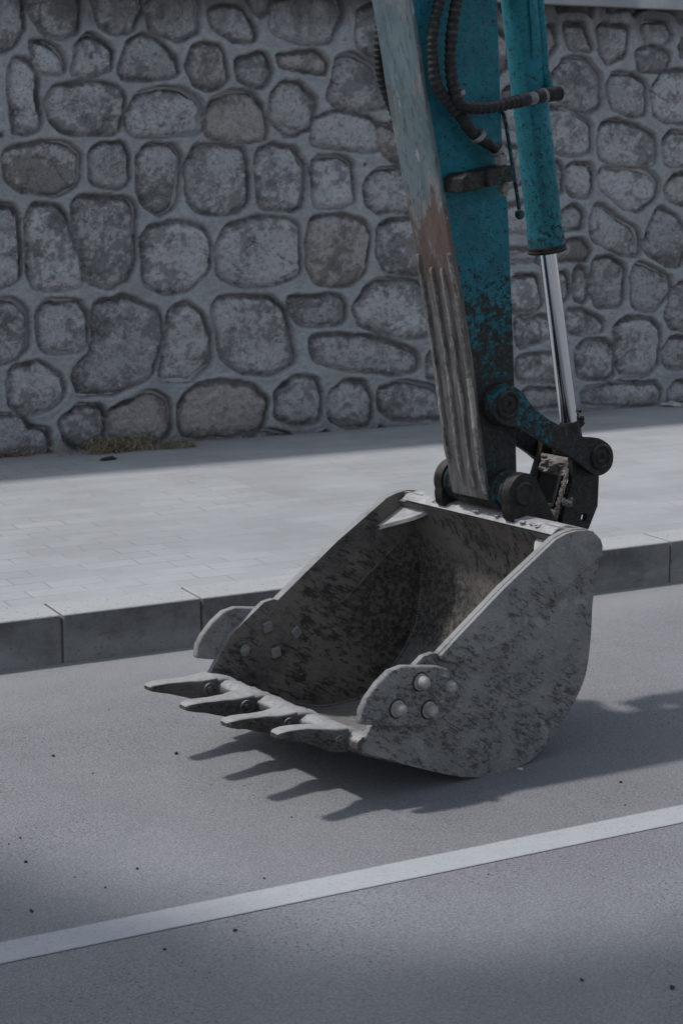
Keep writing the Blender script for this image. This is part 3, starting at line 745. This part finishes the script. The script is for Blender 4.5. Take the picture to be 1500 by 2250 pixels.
for w, z1, z0, hw in ((.308, 1.42, .72, .0075), (.352, 1.375, .735, .006), (.398, 1.375, .74, .006), (.450, 1.41, .80, .0075)):
    bm = bmesh.new(); n = 60; rows = []
    for i in range(n+1):
        z = z1+(z0-z1)*i/n; e = at_z(frs, z)-.010; hgt = .0105*min(1, (n-i)/5+.15, i/2+.5); wob = .0018*mn.noise(Vector((w*50, 0, z*25))); hh = hgt*(1+.35*mn.noise(Vector((w*30, 3, z*40))))
        rows.append([bm.verts.new((e+.003, w-hw+wob, z)), bm.verts.new((e-hh*.8, w-hw*.8+wob, z)), bm.verts.new((e-hh, w+wob, z)), bm.verts.new((e-hh*.8, w+hw*.8+wob, z)), bm.verts.new((e+.003, w+hw+wob, z))])
    for a, b in zip(rows, rows[1:]):
        for k in range(4): bm.faces.new((a[k], b[k], b[k+1], a[k+1]))
    bm.faces.new(rows[0]); bm.faces.new(rows[-1][::-1])
    finish(bm, 'wear_bar', MA['bar'], stick, angle=60)
# bracket
bm = bmesh.new()
plate(bm, [uz(x, y, .235) for x, y in ((1010, 392), (1022, 380), (1075, 374), (1075, 410), (1012, 424))], .225, .304)
plate(bm, [uz(x, y, .225) for x, y in ((1066, 374), (1122, 362), (1124, 398), (1066, 410))], .215, .304)
br = finish(bm, 'hose_bracket', MA['teal_bracket'], stick, bevel=.004)
for (x, y, r, L) in ((1100, 340, .017, .045), (1106, 402, .016, .035)):
    bm = bmesh.new(); p = P3(x, y, .255); lathe(bm, p, p+Vector((.01, 0, -1)), [(0, r), (.004, r*1.1), (L*.6, r*1.1), (L*.6, r*.85), (L, r*.85)], 6)
    finish(bm, 'hose_fitting', MA['fitting'], stick, smooth=False)
# ---- links
lk = [(1085, 870), (1100, 853), (1122, 848), (1145, 860), (1168, 890), (1200, 918), (1240, 940), (1282, 960), (1315, 963), (1340, 980), (1347, 1005), (1340, 1030), (1318, 1045), (1296, 1038), (1272, 1018), (1245, 1000), (1205, 978), (1170, 955), (1142, 939), (1110, 935), (1088, 918), (1077, 893)]
lkp = [tuple(p)[:2] for p in catmull([(*uz(x, y, .262), 0) for x, y in lk], 3, True)]
A_ = uz(1117, 890, .258); B_ = uz(1320, 1004, .258)
for s in (0, 1):
    w0, w1 = ((.262, .284) if s == 0 else (BW-.284, BW-.262)); sg = -1 if s == 0 else 1; wf = w0 if s == 0 else w1
    bm = bmesh.new(); plate(bm, lkp, w0, w1)
    lo = finish(bm, 'side_link', MA['teal_dark'], ex, bevel=.004)
    for (e, z), r in ((A_, .042), (B_, .040)):
        bm = bmesh.new()
        lathe(bm, (e, wf-sg*.002, z), (e, wf+sg, z), [(0, r), (.006, r), (.009, r*.93), (.010, r*.80), (.006, r*.74), (.006, r*.55), (.009, r*.50), (.009, r*.25), (.005, r*.2), (.005, .001)], 30)
        finish(bm, 'link_pin', MA['grease'], lo)
bm = bmesh.new()
lathe(bm, (B_[0], .27, B_[1]), (B_[0], 1, B_[1]), [(0, .030), (.22, .030)], 24)
finish(bm, 'link_shaft', MA['grease'], ex)
# bucket link: two cheeks, a cross web with a window
hole = circ(.679, .603, .0125, 14)
chk = [(.622, .79), (.632, .83), (.665, .85), (.705, .84), (.728, .80), (.738, .72), (.736, .633), (.700, .565), (.690, .560), (.579, .565), (.594, .636), (.625, .72)]
bm = bmesh.new(); plate(bm, chk, .300, .322, [hole])
bl = finish(bm, 'bucket_link', MA['teal_dark'], ex, bevel=.003)
bm = bmesh.new(); chf = [(e-.03 if z < .75 and e < .65 else e, z) for e, z in chk]; plate(bm, chf, .438, .460, [hole]); finish(bm, 'link_cheek', MA['grease'], bl, bevel=.003)
def webpt(t, o): return (.562+.060*t+o, .575+.185*t)
bm = bmesh.new()
def web(t0, t1, w0, w1, th=.014, o=0):
    a, b = webpt(t0, o), webpt(t1, o); plate(bm, [a, b, (b[0]+th, b[1]-.004), (a[0]+th, a[1]-.004)], w0, w1)
web(0, .40, .322, .438); web(.88, 1.15, .322, .438); web(.38, .90, .322, .338); web(.38, .90, .424, .438)
web(.36, .42, .330, .432, .012, -.012); web(.38, .95, .326, .336, .012, -.012); web(.38, .95, .428, .438, .012, -.012)
finish(bm, 'link_web', MA['grease'], bl, bevel=.002)
bm = bmesh.new()
def mudskin(t0, t1, w0, w1, h, seed, nx=26, nt=26):
    R_ = []
    for i in range(nt+1):
        row = []
        for j in range(nx+1):
            t = t0+(t1-t0)*i/nt; w = w0+(w1-w0)*j/nx; ed = min(1, 4*min(i/nt, 1-i/nt, j/nx, 1-j/nx)+.1)
            n = .5+.8*mn.noise(Vector((t*9, w*45, seed)))+.6*mn.noise(Vector((t*26, w*130, seed)))
            p = webpt(t, -.002-h*ed*max(0, n)); row.append(bm.verts.new((p[0], w, p[1])))
        R_.append(row)
    for a, b in zip(R_, R_[1:]):
        for j in range(nx): bm.faces.new((a[j], a[j+1], b[j+1], b[j]))
mudskin(-.06, .36, .318, .442, .020, 1); mudskin(.86, 1.16, .318, .442, .030, 4)
for i in range(60):
    t = .2+i*.013; p = webpt(t, -.006); blob(bm, (p[0], .312+random.uniform(-.005, .005), p[1]), random.uniform(.003, .006), 2, (1, 1, 1.5), .9, i+150)
for i in range(8): blob(bm, (.60+random.uniform(-.012, .02), .297, .655+random.uniform(-.01, .012)), random.uniform(.006, .010), 2, (1, 1, 1), .6, i+250)
tag(finish(bm, 'caked_mud', MA['mud'], bl, angle=60), kind='stuff')
# ---- hydraulic cylinder
c0 = Vector((.446, WC, 2.118)); c1 = Vector((.575, WC, 1.412)); dn = (c1-c0).normalized(); top = c0-dn*1.15
Lb = (c1-top).length
bm = bmesh.new()
lathe(bm, top, c1, [(0, .04), (0, .0525), (Lb-.055, .0525), (Lb-.050, .0555), (Lb-.004, .0555), (Lb-.002, .050)], 48)
cyl = finish(bm, 'hydraulic_cylinder', MA['teal_cyl'], ex)
bm = bmesh.new(); lathe(bm, c1-dn*.014, c1+dn, [(0, .0535), (0, .0575), (.006, .0585), (.008, .0565), (.011, .0565), (.013, .0585), (.020, .0575), (.021, .028)], 48)
finish(bm, 'gland_ring', MA['grease'], cyl)
Bc = Vector((B_[0], WC, B_[1])); rd = (Bc-c1).normalized()
bm = bmesh.new(); lathe(bm, c1-dn*.01, Bc, [(0, .0262), ((Bc-c1).length-.05, .0262)], 48); finish(bm, 'piston_rod', MA['chrome'], cyl)
bm = bmesh.new(); lathe(bm, (Bc.x, .335, Bc.z), (Bc.x, 1, Bc.z), [(0, .044), (.004, .047), (.086, .047), (.09, .044)], 28)
lathe(bm, Bc-rd*.10, Bc, [(0, .026), (.01, .032), (.08, .036)], 28)
finish(bm, 'rod_eye', MA['grease'], cyl)
bm = bmesh.new()
for i in range(60):
    p = Bc-rd*(.095+random.gauss(0, .012))+Vector((.024+random.gauss(0, .010), random.uniform(-.02, .01), random.gauss(0, .008))); blob(bm, p, random.uniform(.003, .008), 2, (1, 1, 1), .9, i+400)
tag(finish(bm, 'greasy_dirt', MA['grease'], cyl, angle=60), kind='stuff')
# small steel lines on the barrel
bm = bmesh.new(); tube(bm, [P3(1098, 232, .30), P3(1110, 270, .30), P3(1126, 370, .30), P3(1137, 440, .30), P3(1140, 462, .30)], .0055, 10)
p = P3(1141, 473, .30); lathe(bm, p+Vector((0, 0, .014)), p-Vector((0, 0, 1)), [(0, .006), (.003, .013), (.012, .0145), (.02, .012), (.026, .005)], 16)
finish(bm, 'grease_line', MA['teal_dark'], cyl)
bm = bmesh.new(); tube(bm, [P3(1160, -120, .325), P3(1163, 0, .325), P3(1168, 70, .325), P3(1171, 128, .325)], .0045, 10); finish(bm, 'steel_line', MA['teal_cyl'], cyl)
bm = bmesh.new(); tube(bm, [P3(1175, -150, .345), P3(1184, 0, .345), P3(1192, 90, .34), P3(1196, 150, .335), P3(1206, 188, .32), P3(1210, 203, .29)], .013, 14); finish(bm, 'port_pipe', MA['teal_cyl'], cyl)
# ---- hoses (spiral-wrapped)
def wrap(r, per=.019, amp=.09):
    return lambda s: r*(1+amp*math.sin(2*math.pi*s/per+2.2*mn.noise(Vector((s*22, r*300, 5))))+.09*mn.noise(Vector((s*30, r*100, 0))))
def hose(name, pts, rad, par=stick, mat='hose'):
    bm = bmesh.new(); tube(bm, pts, rad, 16, .0032); return finish(bm, name, MA[mat], par, angle=70)
hose('hydraulic_hose', [P3(1030, -260, .27), P3(990, -70, .27), P3(966, 0, .27), P3(950, 70, .27), P3(950, 130, .27), P3(957, 180, .265), P3(975, 212, .26), P3(1004, 250, .255)], wrap(.0145, .017))
hose('hydraulic_hose', [P3(1040, -260, .26), P3(1016, -60, .26), P3(1003, 0, .26), P3(991, 80, .258), P3(990, 150, .252), P3(998, 200, .246), P3(1010, 228, .240), P3(1030, 236, .236), P3(1070, 236, .232), P3(1118, 227, .230), P3(1140, 222, .230)], wrap(.0162))
hose('hydraulic_hose', [P3(1000, 228, .272), P3(1010, 250, .27), P3(1030, 282, .265), P3(1052, 303, .262), P3(1075, 318, .26), P3(1094, 333, .256), P3(1100, 348, .255)], lambda s: .0165*(1+.06*math.sin(2*math.pi*s/.03))-max(0, s-.12)*.04)
for pts, r, mt in (([(1135, 223), (1160, 217)], .0185, 'hose'), ([(1158, 218), (1176, 214)], .0175, 'fitting'), ([(1175, 214), (1192, 211)], .0195, 'hose'), ([(1190, 211), (1198, 209)], .0205, 'fitting'), ([(1197, 209), (1229, 205)], .0205, 'grease')):
    bm = bmesh.new(); a, b = P3(*pts[0], .230), P3(*pts[1], .230); L = (b-a).length
    lathe(bm, a, b, [(0, r*.9), (.002, r), (L-.003, r), (L, r*.8)], 20); finish(bm, 'hose_coupling', MA[mt], stick)
hose('hydraulic_hose', [P3(850, -60, .50), P3(838, 20, .50), P3(832, 90, .50), P3(833, 140, .50), P3(842, 185, .495), P3(860, 235, .485), P3(885, 290, .48)], wrap(.014, .016, .10))
for (x, y) in ((1003, 205), (1008, 232), (1050, 298), (1092, 328)):
    bm = bmesh.new(); p = P3(x, y, .262); d = Vector((.3, 0, -.9)) if y < 250 else Vector((.6, 0, -.5)); lathe(bm, p-d.normalized()*.006, p+d, [(0, .0215), (.004, .0235), (.010, .0235), (.014, .0215)], 20); finish(bm, 'hose_clamp', MA['fitting'], stick)

# ================================================================ SMALL THINGS
def crumb(name, label, cat, x, y, r, mat, group=None, sq=(1.2, 1, .7), seed=0, z=0.):
    bm = bmesh.new(); p = onz(x, y, z); blob(bm, (0, 0, r*sq[2]*.75), r, 2, sq, .8, seed)
    o = finish(bm, name, MA[mat], None, angle=30); o.location = (p[0], p[1], z); o.rotation_euler.z = seed
    return tag(o, label, cat, group)
SP = [(118, 1662, .0055), (388, 1657, .007), (45, 1842, .004), (58, 1895, .005), (302, 1910, .0045), (70, 2003, .006), (516, 2046, .0055), (1475, 2172, .007), (580, 1931, .004), (362, 2087, .004), (232, 1951, .003), (1277, 2155, .005), (1362, 1720, .005), (20, 1855, .003), (425, 1577, .003), (205, 1700, .003), (640, 1796, .003), (1372, 1770, .003), (165, 1928, .0028), (1072, 1922, .0028), (690, 1655, .003), (240, 1560, .0025)]
for i, (x, y, r) in enumerate(SP):
    crumb('road_crumb', 'small dark crumb of dirt lying loose on the grey asphalt', 'crumb', x, y, r*.7, 'crumb', 'dark crumbs scattered on the asphalt', (1.3, .9, .8), i)
crumb('stone_chip', 'tiny white stone chip in the bucket shadow, the one nearer the white line', 'stone chip', 1142, 1692, .006, 'pale', None, (1.5, .8, .6), 31)
crumb('stone_chip', 'white stone chip beside the rounded heel of the bucket', 'stone chip', 1172, 1657, .007, 'pale', None, (1.4, .8, .6), 33)
crumb('litter', 'crushed pale scrap of litter at the foot of the stone wall', 'litter', 1478, 893, .045, 'pale', None, (1.7, .9, .35), 40, .166)
crumb('litter', 'dark scrap lying on the pavement in front of the dry weeds', 'litter', 238, 1011, .026, 'crumb', None, (1.8, .7, .35), 41, .166)
def weed(px, py, n, h, label, seed):
    rs = random.Random(seed); bm = bmesh.new(); p = onz(px, py, .166)
    for i in range(n):
        a = rs.uniform(0, 2*math.pi); L = h*rs.uniform(.4, 1.1); lean = rs.uniform(.2, 1.1)
        q = Vector((rs.gauss(0, 1)*h*1.1, rs.gauss(0, .25)*h, 0)); d = Vector((math.cos(a)*lean, math.sin(a)*lean*.5, 1)).normalized()
        prev = q
        for s in range(4):
            nx = prev+d*L/4; d = (d+Vector((rs.uniform(-.35, .35), rs.uniform(-.3, .3), rs.uniform(-.45, .1)))).normalized()
            t = .0022; side = d.cross(Vector((0, 1, 0))).normalized()*t; o2 = Vector((0, t, 0))
            r0 = [bm.verts.new(prev+v) for v in (side, o2, -side)]; r1 = [bm.verts.new(nx+v*.7) for v in (side, o2, -side)]
            for k in range(3): bm.faces.new((r0[k], r0[(k+1) % 3], r1[(k+1) % 3], r1[k]))
            for _ in range(3):
                c = nx+Vector([rs.uniform(-.014, .014) for _ in range(3)]); u = Vector([rs.uniform(-1, 1) for _ in range(3)]).normalized()*rs.uniform(.005, .012); v = Vector([rs.uniform(-1, 1) for _ in range(3)]).normalized()*.004
                bm.faces.new([bm.verts.new(c+k) for k in (u, v, -u, -v)])
            prev = nx
    me_o = finish(bm, 'dry_weed', MA['weed'], None, smooth=False); me_o.location = (p[0], p[1], .164)
    return tag(me_o, label, 'weed')
weed(262, 992, 170, .095, 'bushy clump of dry brown weeds at the foot of the stone wall', 1)
weed(385, 985, 36, .05, 'small dry weed tuft just right of the bushy clump at the wall', 2)
weed(30, 1003, 40, .045, 'low dry weeds along the wall base at the far left', 3)

# ---- unseen tree added left of the frame, crown placed to shade the near road
tr = bpy.data.objects.new('added_shade_tree', None); COL.objects.link(tr); tr.location = (-3.3, 6.06, .166)
tag(tr, 'unseen added tree that shades the nearest strip of road', 'tree')
MA['added_tree_bark'] = m_simple('added_tree_bark', (.06, .05, .04), (.14, .12, .10), .95, 14, .01); MA['added_tree_leaf'] = m_simple('added_tree_leaf', (.04, .07, .02), (.07, .11, .035), .6, 8, .001)
bm = bmesh.new()
tube(bm, [(0, 0, -.1), (.05, -.1, 1.2), (.3, -.5, 2.6), (.75, -1.2, 4.0), (1.6, -1.7, 5.2)], lambda t: .13-.018*t, 14, .08)
for q in ((3.2, -2.4, 5.4), (2.4, -2.2, 5.6), (1.35, -.7, 5.3), (2.0, -2.2, 5.7)):
    tube(bm, [(.75, -1.2, 4.0), ((.75+q[0])/2, (-1.2+q[1])/2, 4.9), q], lambda t: max(.05-.02*t, .012), 8, .08)
finish(bm, 'added_tree_trunk', MA['added_tree_bark'], tr)
rs = random.Random(9); bm = bmesh.new()
for (cx, cy, cz, rr) in ((2.7, -2.05, 5.4, .55), (2.1, -1.85, 5.4, .55), (1.62, -1.2, 5.4, .42), (.9, -1.45, 5.4, .5), (1.8, -2.25, 5.5, .55), (3.3, -2.4, 5.4, .55), (1.38, -.75, 5.3, .40), (2.5, -2.6, 5.6, .6)):
    for _ in range(1500):
        d = Vector((rs.gauss(0, 1), rs.gauss(0, 1), rs.gauss(0, .8))).normalized()*rr*rs.random()**.4
        c = Vector((cx, cy, cz))+d; u = Vector([rs.uniform(-1, 1) for _ in range(3)]).normalized(); v = u.orthogonal().normalized()
        bm.faces.new([bm.verts.new(c+k) for k in (u*.05, v*.024, -u*.05, -v*.024)])
me = bpy.data.meshes.new('added_tree_crown'); bm.to_mesh(me); bm.free(); link('added_tree_crown', me, MA['added_tree_leaf'], tr)
